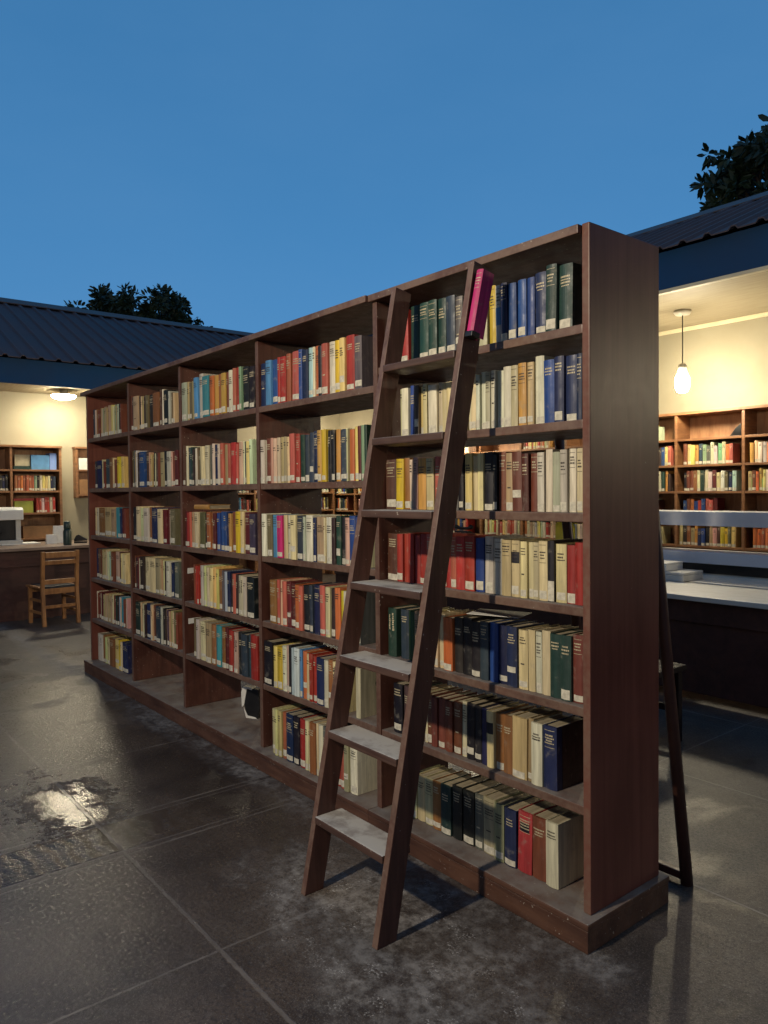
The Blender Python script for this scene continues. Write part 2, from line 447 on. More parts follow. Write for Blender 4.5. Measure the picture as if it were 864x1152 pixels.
# ------------------------------------------------------------------ the two big bookcases
S5 = [2.04, 1.73, 1.424, 1.113, .781, .452, .1]
S1 = [1.967, 1.55, 1.157, .80, .455, .1]
A = thing('bookcase', 'tall single bay bookcase of dark brown wood with seven rows, behind the ladder', 'bookcase', (-.56, .2, 0))
B = thing('bookcase', 'long four bay bookcase of dark brown wood with six rows, two compartments empty', 'bookcase', (-3.1, .2, 0))
def cpart(par, name, x0, x1, y0, y1, z0, z1, mat, bev=.0035):
    lx, ly, lz = par.location
    return MB().box(x0 - lx, x1 - lx, y0 - ly, y1 - ly, z0 - lz, z1 - lz, bev).build(name, mat, par)
D = .41
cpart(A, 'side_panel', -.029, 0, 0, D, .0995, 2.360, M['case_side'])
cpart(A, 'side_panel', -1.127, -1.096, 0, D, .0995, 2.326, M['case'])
cpart(A, 'top_panel', -1.134, -.030, -.020, D, 2.327, 2.357, M['case_shelf'])
cpart(A, 'plinth', -1.128, .024, -.05, D + .024, 0, .074, M['plinth'], .003)
cpart(A, 'plinth_cap', -1.128, .027, -.053, D + .027, .0745, .099, M['plinth'], .006)
for z in S5[:-1]:
    cpart(A, 'shelf', -1.095, -.030, .004, D - .006, z - .031, z, M['case_shelf'])
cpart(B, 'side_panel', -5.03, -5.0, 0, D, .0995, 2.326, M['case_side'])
cpart(B, 'top_panel', -5.075, -1.1355, -.032, D, 2.327, 2.357, M['case_shelf'])
cpart(B, 'plinth', -5.055, -1.1285, -.05, D + .024, 0, .074, M['plinth'], .003)
cpart(B, 'plinth_cap', -5.058, -1.1285, -.053, D + .027, .0745, .099, M['plinth'], .006)
DIV = [-4.072, -3.157, -2.150]
for x in DIV:
    cpart(B, 'divider', x - .016, x + .016, .002, D - .002, .0995, 2.326, M['case'])
edges = [-5.0] + DIV + [-1.1280]
for i in range(4):
    x0 = edges[i] + (.016 if i else 0) + .0006; x1 = edges[i + 1] - (.016 if i < 3 else 0) - .0006
    for z in S1[:-1]:
        cpart(B, 'shelf', x0, x1, .004 + rnd.uniform(-.002, .003), D - .006, z - .032, z, M['case_shelf'])

# ------------------------------------------------------------------ ladder in front
LD = thing('ladder', 'dark wooden step ladder with dusty treads leaning on the tall bookcase front', 'ladder', (-.66, -.515, 0))
SH = Matrix(((1, 0, .0104, .66), (0, 1, 0, .515), (0, 0, 1, 0), (0, 0, 0, 1)))
for x in (-.890, -.459):
    MB().prism([(-.557, 0), (-.473, 0), (-.473 + .195 * 2.30, 2.30), (-.557 + .195 * 2.315, 2.315)], 'x', x, x + .028, .003, SH).build('rail', M['ladder'], LD)
for z in (.288, .600, .880, 1.155, 1.430, 1.708, 1.998):
    y0 = -.557 + .195 * z - .010
    MB().box(-.8615, -.4595, y0, y0 + .125, z - .028, z, .005, SH).build('tread', M['tread'], LD)

# a second ladder of round poles leaning against the back
L2 = thing('pole_prop', 'pair of dark round poles joined at the foot, leaning on the tall bookcase from behind', 'prop', (-.2, .6, 0))
for x in (.0, -.40):
    MB().tube([(x + .2, .005, 0), (x + .2 - .061, -.083, 1.15), (x + .2 - .12, -.164, 2.25)], [.023, .0215, .019], 14).build('pole', M['pole'], L2)
for i in range(1):
    z = .035 + i * .30
    f = z / 2.25
    MB().box(-.20 - .08 * f, .195 - .08 * f, -.012 - .165 * f * 1.03, .018 - .165 * f * 1.03, z - .018, z + .012, .004).build('rung', M['pole'], L2)

# ------------------------------------------------------------------ counter, stool and things on it (right)
CT = thing('service_counter', 'long dark panelled counter with pale top and two white ledges, below the hanging bulb', 'counter', (-1.0, 3.6, 0))
def ct(name, x0, x1, y0, y1, z0, z1, mat, bev=.003, par=CT):
    return MB().box(x0 + 1.0, x1 + 1.0, y0 - 3.6, y1 - 3.6, z0, z1, bev).build(name, mat, par)
ct('front_panel', -5.6, 5.0, 2.95, 2.98, .062, .56, M['desk'])
ct('apron', -5.6, 5.0, 2.935, 2.98, .5605, .715, M['desk'])
ct('counter_top', -5.65, 5.05, 2.90, 3.58, .7155, .752, M['counter_top'], .006)
ct('counter_top', -5.65, 5.05, 3.68, 4.60, .7155, .752, M['counter_top'], .006)  # slot between the two tops added so bulb light reaches the floor below
ct('back_board', -5.53, 4.93, 4.32, 4.34, .7525, .8475, M['black'])
for x in (-5.58, 4.94):
    ct('end_panel', x, x + .04, 2.985, 4.36, 0, .7145, M['desk'])
    ct('upright', x, x + .04, 4.2, 4.56, .7525, 1.1745, M['white_board'])
for x in (-3.6, -1.2, 1.2, 3.2):
    ct('leg', x, x + .05, 4.25, 4.30, 0, .7145, M['desk'])
ct('upper_ledge', -5.6, 5.0, 4.2, 4.57, 1.175, 1.299, M['white_board'], .005)
ct('lower_ledge', -5.535, 4.935, 4.2, 4.50, .848, .948, M['white_board'], .005)

t = thing('document_box', 'flat grey white box lying on the counter under a smaller pale box', 'box', (-1.90, 3.72, .7525))
MB().box(-.23, .22, -.14, .17, 0, .050, .006).build('box_body', M['grey_box'], t)
MB().box(-.232, .222, -.142, .172, .0505, .072, .006).build('lid', M['grey_box'], t)
t = thing('document_box', 'smaller pale box on top of the flat grey white box on the counter', 'box', (-1.96, 3.72, .825))
MB().box(-.24, .12, -.12, .14, 0, .050, .006).build('box_body', M['white_plastic'], t)
MB().box(-.242, .122, -.122, .142, .0505, .066, .006).build('lid', M['white_plastic'], t)
t = thing('file_folder', 'bright yellow folder standing on the counter ledge, seen through the ladder bay', 'folder', (-3.40, 4.32, .9485), R(-12))
MB().prism([(-.15, 0), (.15, 0), (.15, .17), (.11, .21), (-.12, .215), (-.15, .19)], 'y', -.004, .004, .001).build('front_cover', M['yellow'], t)
MB().prism([(-.15, 0), (.15, 0), (.15, .20), (-.15, .20)], 'y', .006, .022, .001).build('paper_stack', M['paper'], t)
MB().prism([(-.15, 0), (.15, 0), (.15, .215), (-.15, .215)], 'y', .024, .030, .001).build('back_cover', M['yellow'], t)
t = thing('telephone', 'black desk telephone on the counter ledge, seen through the ladder bay', 'telephone', (-4.88, 4.34, .9485), R(15))
MB().prism([(-.10, 0), (.10, 0), (.10, .03), (-.04, .08), (-.10, .08)], 'x', -.09, .09, .006).build('phone_body', M['black'], t)
MB().tube([(-.12, -.03, .115), (-.10, -.03, .125), (-.05, -.03, .105), (.05, -.03, .105), (.10, -.03, .125), (.12, -.03, .115)], [.022, .028, .017, .017, .028, .022], 12).build('handset', M['black'], t)

t = thing('stool', 'low dark wooden stool standing behind the leaning pole', 'stool', (-1.05, 1.95, 0))
MB().box(-.21, .21, -.20, .17, .425, .460, .006).build('seat', M['stool'], t)
for sx in (-.19, .145):
    for sy in (-.17, .11):
        MB().box(sx, sx + .045, sy, sy + .045, 0, .4245, .003).build('leg', M['stool'], t)
MB().box(-.144, .144, -.155, -.135, .17, .21, .003).build('stretcher', M['stool'], t)
MB().box(-.144, .144, .125, .145, .17, .21, .003).build('stretcher', M['stool'], t)

# ------------------------------------------------------------------ desk, chair and things on it (left)
DK = thing('desk', 'long dark red brown panelled desk behind the orange wooden chair', 'desk', (-8.7, 0, 0))
def dk(name, x0, x1, y0, y1, z0, z1, mat, bev=.003):
    return MB().box(x0 + 8.7, x1 + 8.7, y0, y1, z0, z1, bev).build(name, mat, DK)
dk('front_panel', -8.28, -8.25, -6, 2.5, .0, .64, M['desk'])
dk('apron', -8.28, -8.235, -6, 2.5, .6405, .834, M['desk'])
dk('desk_top', -9.32, -8.165, -6.05, 2.55, .8345, .870, M['desk_top'], .005)
for y in (-5.98, 2.44):
    dk('end_panel', -9.28, -8.281, y, y + .04, 0, .834, M['desk'])
# chair
CH = thing('wooden_chair', 'honey coloured wooden chair with slatted back drawn up to the dark desk', 'chair', (-7.82, .46, 0), R(-174))
# local: +x towards the desk is front; the back is at local x = -.2
def prof(pts, a, b, mat, name): MB().prism(pts, 'y', a, b, .004).build(name, mat, CH)
HN = M['honey']
for a in (-.215, .175):
    prof([(-.25, 0), (-.21, 0), (-.175, .44), (-.215, .855), (-.25, .855), (-.215, .44)], a, a + .04, HN, 'leg')
    prof([(.165, 0), (.20, 0), (.205, .425), (.165, .425)], a, a + .04, HN, 'leg')
def chb(name, x0, x1, y0, y1, z0, z1, mat=HN): MB().box(x0, x1, y0, y1, z0, z1, .004).build(name, mat, CH)
chb('seat', -.205, .235, -.172, .172, .427, .452, M['seat'])
chb('seat', -.17, .23, -.225, -.1725, .427, .448)
chb('seat', -.17, .23, .1725, .225, .427, .448)
MB().prism([(-.252, .78), (-.230, .78), (-.228, .845), (-.254, .845)], 'y', -.174, .174, .004).build('top_rail', HN, CH)
MB().prism([(-.236, .70), (-.212, .70), (-.216, .75), (-.240, .75)], 'y', -.174, .174, .004).build('back_slat', HN, CH)
chb('back_slat', -.214, -.192, -.174, .174, .475, .53)
chb('apron', -.205, -.18, -.174, .174, .36, .4265)
chb('apron', .17, .195, -.174, .174, .36, .4265)
chb('stretcher', -.225, -.20, -.174, .174, .20, .235)
for a in (-.208, .188):
    chb('stretcher', -.20, .17, a, a + .02, .13, .16)
    chb('stretcher', -.20, .17, a, a + .02, .27, .30)

t = thing('photocopier', 'white lidded grey copying machine on the dark desk', 'machine', (-9.06, .03, .8705))
MB().box(-.22, .20, -.5, .36, 0, .06, .008).build('base', M['grey_box'], t)
MB().box(-.18, .16, -.46, .285, .0605, .315, .01).build('glass_case', M['black'], t)
MB().box(-.20, .175, .2855, .345, .0605, .315, .006).build('end_post', M['grey_box'], t)
MB().prism([(-.25, .316), (.22, .316), (.215, .44), (.17, .475), (-.25, .475)], 'y', -.55, .37, .012).build('lid', M['white_plastic'], t)
tag(MB().box(-9.15, -8.85, .14, .60, .8705, .885, .002).build('paper_sheaf', M['paper']), 'flat sheaf of white paper lying on the desk beside the copying machine', 'paper')
tag(MB().prism([(-.04, 0), (.04, 0), (.012, .12), (-.012, .12)], 'y', -.06, .06, .002, Matrix.Translation((-8.75, .70, .8705))).build('tent_card', M['paper']), 'small white tent card on the desk, shorter of two', 'card')
tag(MB().prism([(-.05, 0), (.05, 0), (.012, .225), (-.012, .225)], 'y', -.10, .08, .002, Matrix.Translation((-8.85, .855, .8705))).build('tent_card', M['paper']), 'taller white tent card on the desk beside the dark green flask', 'card')
t = thing('flask', 'dark green flask standing on the desk above the orange chair', 'flask', (-8.40, .80, .8705))
MB().lathe([(0, 0), (.048, 0), (.05, .01), (.05, .17), (.042, .19), (.038, .20)], seg=20).build('flask_body', M['darkgreen'], t)
MB().lathe([(.0, .2005), (.04, .2005), (.042, .21), (.040, .285), (.03, .295), (0, .295)], seg=20).build('cup_lid', M['darkgreen'], t)
t = thing('stapler', 'small black desk stapler beside the dark green flask', 'stapler', (-8.62, 1.03, .8705), R(60))
MB().box(-.08, .08, -.022, .022, 0, .02, .005).build('base', M['black'], t)
MB().prism([(-.08, .022), (.08, .03), (.08, .05), (.02, .085), (-.02, .11), (-.05, .10), (-.08, .05)], 'y', -.02, .02, .006).build('arm', M['black'], t)

# ------------------------------------------------------------------ books
C8 = dict(r=(174, 48, 36), dr=(98, 28, 28), s=(196, 92, 76), o=(205, 104, 48), t=(196, 146, 62), ta=(182, 156, 114), tb=(146, 94, 48), tr=(164, 88, 54),
          br=(88, 56, 44), dbr=(54, 40, 36), ru=(124, 62, 42), dru=(92, 42, 34), c=(216, 198, 152), yc=(222, 198, 112), y=(222, 188, 30), w=(222, 216, 196),
          wg=(188, 186, 170), cg=(198, 190, 160), gt=(162, 152, 126), gb=(84, 72, 62), b=(34, 72, 150), lb=(72, 138, 192), l=(160, 194, 206), n=(27, 40, 84),
          nh=(27, 48, 100), g=(30, 62, 54), g2=(46, 78, 46), gn=(48, 66, 82), gl=(124, 164, 132), gr=(92, 92, 92), k=(26, 26, 30), kw=(26, 26, 30),
          m=(190, 30, 112), p=(62, 48, 76), pk=(204, 164, 148), og=(152, 148, 112), ol=(106, 98, 64), tl=(52, 140, 160), rb=(170, 46, 46), cb=(212, 196, 140),
          bw=(205, 208, 205), wl=(204, 214, 228), wm=(224, 218, 198))
CN = dict(r='red', dr='dark red', s='coral red', o='orange', t='ochre', ta='tan', tb='golden brown', tr='rust orange', br='brown', dbr='dark brown',
          ru='russet', dru='dark russet', c='cream', yc='pale yellow', y='yellow', w='white', wg='grey white', cg='greyish cream', gt='grey beige',
          gb='grey brown', b='blue', lb='light blue', l='pale blue', n='navy', nh='navy', g='dark green', g2='green', gn='slate blue', gl='pale green',
          gr='grey', k='black', kw='black', m='magenta', p='dark purple', pk='pale pink', og='grey olive', ol='olive', tl='turquoise', rb='bright red',
          cb='buff', bw='blue and white', wl='bluish white', wm='thick white')
DARK = set('r dr s dbr br ru dru b n nh g g2 gn gr k p tl rb tb tr m ol gb'.split())
BOOK_ROWS = [
(5,1,0.035,'-978,-923,223,r -913,-854,229,g -853,-799,229,g -796,-746,229,g -745,-700,226,g -698,-648,227,gn -647,-608,215,gr -530,-479,215,cg -473,-441,220,y -440,-410,215,bw -406,-374,215,n -372,-334,205,b -333,-294,210,b -291,-258,209,b -255,-206,217,n -202,-156,228,g -153,-98,220,g'),
(5,2,0.035,'-991,-972,206,c -970,-927,205,w -926,-892,212,b -890,-861,209,gb -860,-836,201,yc -835,-810,208,c -802,-752,200,w -749,-726,205,c -726,-699,199,c -698,-668,199,c -665,-638,210,w -635,-613,203,c -611,-586,204,c -583,-566,214,c -565,-538,214,c -536,-516,208,w -515,-488,217,w -486,-461,212,gt -459,-435,215,w -433,-400,210,w -398,-361,220,w -360,-327,219,cg -326,-288,223,t -287,-258,221,ta -256,-217,238,w -214,-168,218,b -167,-126,223,n -125,-77,221,n -76,-53,221,n'),
(5,3,0.035,'-1098,-1025,214,br -1022,-973,215,y -972,-934,217,tb -932,-911,209,w -910,-879,217,pk -877,-828,212,t -826,-781,210,c -779,-741,215,s -737,-704,212,ta -701,-671,211,c -668,-643,213,gr -641,-614,216,k -611,-597,209,c -596,-560,220,yc -559,-534,209,c -533,-504,218,c -503,-457,220,k -456,-436,209,k -435,-397,218,ru -396,-358,212,ta -357,-311,214,ru -310,-280,206,dru -278,-242,205,ru -241,-211,207,w -209,-179,216,w -177,-143,206,wg -142,-112,212,wg -111,-82,214,w -80,-54,214,c'),
(5,4,0.035,'-1086,-1016,204,br -1014,-976,204,r -974,-942,206,r -941,-906,209,r -905,-871,201,r -869,-826,209,r -825,-797,210,s -795,-763,210,r -762,-733,200,r -732,-711,211,r -710,-683,201,r -682,-649,203,s -648,-600,208,r -599,-547,212,r -545,-501,206,b -500,-457,214,w -453,-411,208,wg -411,-365,205,ta -364,-324,205,cb -322,-291,203,c -289,-265,201,c -264,-239,202,c -237,-199,208,c -198,-170,211,kw -168,-123,201,c -122,-85,199,r -85,-53,210,r'),
(5,5,0.035,'-1075,-1019,210,g -999,-947,211,gn -944,-903,210,g2 -902,-869,216,ta -866,-832,219,c -829,-803,215,ta -800,-779,214,c -778,-760,210,c -757,-724,221,c -723,-671,211,o -670,-624,218,dbr -621,-573,224,k -569,-522,215,k -520,-477,221,gn -475,-435,222,b -434,-388,218,n -386,-337,221,n -335,-292,214,c -290,-258,219,c -257,-230,217,w -229,-192,226,c -191,-143,220,g -142,-97,223,g -96,-54,230,ru'),
(5,6,0.035,'-1044,-985,212,k -982,-937,212,gb -930,-901,206,g -895,-862,206,ta -851,-834,208,c -834,-801,205,ru -800,-765,202,ru -764,-722,205,ru -721,-680,204,ru -678,-634,209,ru -632,-605,218,cg -604,-561,219,k -560,-524,216,k -522,-490,215,n -490,-454,214,cb -453,-411,212,tb -410,-366,215,tb -365,-297,223,ta -297,-273,228,ta -273,-223,221,w -221,-163,222,nh'),
(5,7,0.05,'-941,-918,192,c -917,-870,192,c -869,-815,194,c -814,-764,198,tb -763,-703,201,g -701,-647,213,k -645,-581,212,k -580,-535,214,gr -534,-472,217,og -470,-420,217,og -418,-361,213,n -358,-292,224,rb -290,-223,224,ru -223,-168,229,wm'),
(4,1,0.01,'-2159,-2094,229,n -2092,-2032,236,lb -2030,-1976,233,b -1973,-1946,239,r -1944,-1886,236,r -1882,-1838,243,tr -1835,-1761,247,s -1758,-1725,247,b -1723,-1672,239,n -1670,-1631,242,l -1630,-1609,242,w -1608,-1576,243,o -1575,-1542,237,k -1540,-1488,242,s -1487,-1435,243,w -1434,-1392,241,y -1391,-1349,245,yc -1348,-1282,250,r -1281,-1224,237,gr'),
(4,2,0.01,'-2168,-2121,235,w -2119,-2103,230,wg -2101,-2052,239,ru -2051,-2026,240,pk -2024,-1988,235,c -1987,-1954,238,c -1952,-1923,239,ta -1922,-1892,239,ta -1891,-1861,236,c -1859,-1807,250,s -1805,-1767,245,r -1764,-1721,240,g -1720,-1679,237,gn -1678,-1637,244,gn -1637,-1597,250,n -1596,-1557,250,t -1556,-1516,251,y -1515,-1498,242,gr -1496,-1471,243,k -1470,-1443,244,k -1442,-1406,244,t -1404,-1390,236,p -1389,-1343,241,gn -1342,-1329,242,c -1327,-1290,236,o -1289,-1259,247,yc -1258,-1233,248,dr -1232,-1204,249,gl -1203,-1182,250,g'),
(4,3,0.01,'-2127,-2075,229,w -2073,-2016,226,ol -2014,-1967,225,lb -1966,-1912,222,m -1911,-1875,226,c -1872,-1835,225,cg -1832,-1780,227,c -1776,-1720,226,gn -1719,-1696,221,wg -1693,-1634,229,w -1633,-1606,218,n -1601,-1534,222,ta -1533,-1519,220,c -1518,-1468,222,w -1467,-1436,220,dbr -1434,-1395,230,g -1394,-1365,226,k -1364,-1331,223,pk -1329,-1282,232,b -1281,-1251,227,b -1250,-1223,233,ta -1222,-1200,231,w'),
(4,4,0.01,'-2062,-1993,231,tb -1988,-1961,238,s -1959,-1931,238,pk -1930,-1887,235,s -1886,-1845,237,dr -1844,-1803,232,dr -1800,-1762,228,o -1761,-1726,226,s -1723,-1667,233,k -1662,-1635,236,gn -1634,-1582,243,n -1580,-1535,244,s -1531,-1493,241,c -1490,-1455,238,dbr -1453,-1409,245,o -1408,-1382,234,y -1381,-1345,235,w -1343,-1320,241,w -1318,-1293,241,ta -1291,-1268,236,c -1266,-1246,242,gr'),
(4,5,0.01,'-2164,-2071,237,k -2068,-2028,220,yc -2027,-1969,224,y -1967,-1921,237,w -1919,-1888,245,pk -1886,-1862,251,k -1861,-1838,242,l -1837,-1786,247,wl -1785,-1763,244,lb -1761,-1721,239,o -1720,-1695,233,c -1693,-1657,239,r -1656,-1623,231,r -1621,-1550,230,n -1552,-1515,229,w -1513,-1472,238,tb -1471,-1434,234,c -1432,-1406,234,ta -1404,-1383,238,c'),
(4,6,0,'-2041,-2000,237,c -1998,-1971,244,c -1970,-1935,243,ta -1934,-1894,242,tr -1892,-1826,245,n -1823,-1768,248,k -1767,-1715,245,r -1713,-1684,249,c -1682,-1666,245,c -1665,-1611,255,tb -1609,-1590,259,c -1589,-1549,258,w -1548,-1508,258,gr -1506,-1476,254,ta -1473,-1441,262,br -1439,-1410,251,r -1407,-1373,248,s -1372,-1335,238,og -1333,-1277,230,w'),
(3,1,0.01,'-3188,-3105,244,wg -3104,-3074,243,ta -3072,-3037,234,ol -3035,-2991,240,og -2990,-2930,255,lb -2927,-2863,271,wg -2860,-2763,247,tl -2762,-2702,239,o -2701,-2645,235,t -2644,-2601,235,tb -2600,-2537,235,t -2536,-2506,234,ru -2505,-2453,241,w -2452,-2411,246,s -2409,-2369,246,r -2368,-2337,245,gl -2333,-2261,238,k -2260,-2194,232,k'),
(3,2,0.01,'-3142,-3105,261,br -3102,-3072,255,w -3058,-3023,242,gn -3021,-2970,244,g -2968,-2934,233,w -2922,-2871,234,ol -2870,-2808,239,c -2806,-2753,242,cg -2752,-2728,242,gr -2727,-2691,249,w -2690,-2644,242,n -2642,-2610,240,wg -2605,-2560,244,s -2559,-2512,234,ta -2511,-2478,235,s -2477,-2418,241,r -2416,-2391,231,s -2389,-2344,241,pk -2343,-2323,241,w -2321,-2308,239,gn -2307,-2256,239,yc -2255,-2218,247,w'),
(3,3,0.01,'-3130,-3087,229,dr -3085,-3050,220,r -3048,-3017,225,s -3015,-2973,226,ta -2971,-2914,226,c -2913,-2836,224,ol -2834,-2798,223,dbr -2797,-2744,228,tr -2743,-2710,232,tb -2708,-2670,223,dr -2669,-2628,225,b -2627,-2589,233,b -2587,-2549,233,b -2548,-2507,232,n -2506,-2472,224,t -2471,-2426,233,ru -2424,-2368,237,y -2367,-2326,237,c -2325,-2266,234,dr -2265,-2198,227,p'),
(3,4,0.01,'-3005,-2980,248,ru -2978,-2929,241,r -2928,-2905,246,r -2903,-2866,250,wg -2865,-2832,248,c -2830,-2794,241,c -2792,-2747,243,c -2742,-2701,251,yc -2699,-2665,240,yc -2663,-2620,243,tb -2618,-2593,239,gr -2591,-2549,234,l -2547,-2507,238,n -2505,-2479,230,dbr -2478,-2438,230,s -2437,-2407,232,dbr -2406,-2347,227,cg -2344,-2304,224,wg -2301,-2217,227,k'),
(3,5,0.01,'-3023,-2974,246,ol -2972,-2926,249,cg -2922,-2840,241,c -2838,-2759,246,ta -2754,-2696,245,tb -2694,-2632,247,tl -2630,-2575,244,tb -2573,-2534,249,dr -2532,-2477,241,r -2475,-2426,237,pk -2425,-2381,244,k -2380,-2308,237,gn -2306,-2278,243,gn -2276,-2199,249,r'),
(2,1,0.02,'-4177,-4126,259,ru -4119,-4010,247,ta -4007,-3940,243,k -3934,-3851,234,ta -3848,-3778,235,ol -3775,-3687,229,dbr -3684,-3555,232,tb -3552,-3523,244,br -3520,-3473,245,w -3467,-3392,232,k -3389,-3354,220,wg -3349,-3288,208,ol'),
(2,2,0.02,'-4179,-4135,267,ol -4128,-4081,271,gr -4078,-4010,267,w -4003,-3880,254,b -3877,-3798,255,br -3795,-3726,243,ta -3723,-3670,240,dbr -3667,-3596,241,br -3593,-3507,235,ta -3504,-3465,242,k -3462,-3384,236,wg -3382,-3313,233,pk -3311,-3239,238,dr'),
(2,3,0.02,'-4060,-3999,244,k -3993,-3905,251,c -3902,-3846,242,cg -3843,-3742,241,w -3739,-3705,249,tb -3700,-3592,245,n -3589,-3506,237,c -3503,-3432,234,dr -3430,-3371,243,dr -3365,-3283,241,ol'),
(2,4,0.02,'-4047,-3998,241,ru -3995,-3923,235,dr -3920,-3848,243,dbr -3846,-3759,242,c -3756,-3649,243,c -3646,-3567,244,og -3564,-3513,245,ta -3511,-3461,240,c -3458,-3388,239,w -3386,-3343,234,n -3338,-3273,240,gr'),
(2,5,0.02,'-4182,-4077,240,g -4074,-4000,246,ta -3997,-3924,245,cg -3921,-3827,254,n -3824,-3778,253,c -3775,-3707,256,ru -3704,-3610,255,gn -3607,-3569,256,wg -3566,-3515,251,k -3513,-3494,247,pk -3492,-3424,246,p -3421,-3357,249,ta -3352,-3287,255,ol'),
(1,1,0.05,'-5020,-4937,244,gn -4933,-4856,239,tb -4852,-4788,243,ta -4784,-4721,234,og -4717,-4641,240,ta -4637,-4562,245,ta -4558,-4499,242,yc -4495,-4457,239,gl -4454,-4392,239,wg -4386,-4332,235,k'),
(1,2,0.05,'-5049,-4978,227,gn -4974,-4839,230,n -4831,-4768,235,c -4764,-4672,237,gn -4668,-4568,245,tb -4564,-4480,238,c -4477,-4453,241,k -4449,-4378,242,y -4374,-4304,242,yc'),
(1,3,0.05,'-5046,-4947,232,c -4943,-4783,231,tb -4779,-4625,233,ta -4622,-4519,228,ta -4516,-4433,238,tl -4429,-4392,231,n -4389,-4305,238,dr'),
(1,4,0.05,'-5055,-4961,244,n -4953,-4895,244,ol -4891,-4793,241,ta -4789,-4718,246,c -4715,-4682,236,l -4678,-4646,243,ta -4642,-4571,238,ru -4567,-4462,242,pk -4459,-4401,243,br -4398,-4317,235,c'),
(1,5,0.05,'-5133,-5085,226,w -5081,-4993,224,dr -4989,-4885,227,dr -4881,-4794,226,ta -4790,-4701,230,ta -4698,-4611,237,c -4608,-4512,230,g -4509,-4457,230,l -4454,-4352,232,tl -4349,-4296,234,pk'),
(1,6,0.05,'-5115,-4968,223,wg -4964,-4860,226,tb -4856,-4788,222,ta -4785,-4649,225,tb -4645,-4532,233,yc -4528,-4442,239,y -4439,-4378,237,n -4374,-4301,236,n')]

def dull(c):                      # aged cloth: a little less saturated, a little warmer
    g = .3 * c[0] + .55 * c[1] + .15 * c[2]
    return (c[0] * .86 + g * .14 + 2, c[1] * .86 + g * .14, (c[2] * .84 + g * .14) * .97)
C8 = {k: dull(v) for k, v in C8.items()}
ORD = 'first second third fourth fifth sixth seventh eighth ninth tenth eleventh twelfth thirteenth fourteenth fifteenth'.split()
SHELF5 = ['top shelf', 'second shelf', 'third shelf', 'fourth shelf', 'fifth shelf', 'sixth shelf', 'bottom shelf']
BAY = {5: 'bay behind the ladder', 4: 'first bay left of ladder', 3: 'second bay left of ladder', 2: 'third bay left of ladder', 1: 'fourth bay left of ladder'}
LIM = {1: (-4.996, -4.092), 2: (-4.052, -3.177), 3: (-3.137, -2.170), 4: (-2.130, -1.150), 5: (-1.09, -.033)}
CAMXY = Vector((1.466, -2.046, 1.5))

def spine_y(x, w):                # gently rounded spine, y of the outside at x from the middle
    u = 2 * x / w
    return -min(.006, .16 * w) * (1 - u * u)
def cover_pts(w, d, t=.0024):
    n = 6
    out = [(-w / 2, d)]
    for i in range(n + 1):
        x = -w / 2 + w * i / n
        out.append((x, spine_y(x, w)))
    out.append((w / 2, d))
    t = min(t, w * .2)
    inn = [(w / 2 - t, d), (w / 2 - t, .006), (-w / 2 + t, .006), (-w / 2 + t, d)]
    return out + inn
def strip(m, x0, x1, z0, z1, w, off=.0007, n=4):
    """a thin label lying on the rounded spine"""
    rows = [[], []]
    for i in range(n + 1):
        x = x0 + (x1 - x0) * i / n
        y = spine_y(x, w) - off
        rows[0].append((x, y, z0)); rows[1].append((x, y, z1))
    m.sheet(rows)
def lettering(m, w, h, r):
    kind = r.random()
    iw = w * .76
    if w < .021 or kind < .13:                      # running down the spine in one or two lines
        for ln in range(1 if w < .03 else 2):
            xc = 0 if w < .03 else (-.2 + .4 * ln) * w
            z = h * r.uniform(.80, .92); end = h * r.uniform(.52, .66); s = min(.0065, w * .26)
            while z > end:
                L = r.uniform(.004, .011)
                strip(m, xc - s * r.uniform(.5, 1), xc + s * r.uniform(.4, 1), z - L, z, w, n=1)
                z -= L + r.uniform(.0015, .0035)
                if r.random() < .12: z -= .008
    else:
        z = h * r.uniform(.80, .90)
        for ln in range(r.choice((3, 3, 4))):
            lh = r.uniform(.0035, .006); x = -iw / 2 * r.uniform(.65, 1); e = -x
            while x < e - .002:
                L = r.uniform(.0025, .006)
                strip(m, x, min(e, x + L), z - lh, z, w, n=1)
                x += L + r.uniform(.0008, .0018)
            z -= lh + r.uniform(.004, .007)
        if r.random() < .45:                        # rules above and below
            for zz in (h * .94, z - .006): strip(m, -iw / 2, iw / 2, zz - .0015, zz, w)
        if r.random() < .1:
            z = h * r.uniform(.3, .45)
            strip(m, -w * .2, w * .2, z - .005, z, w, n=2)

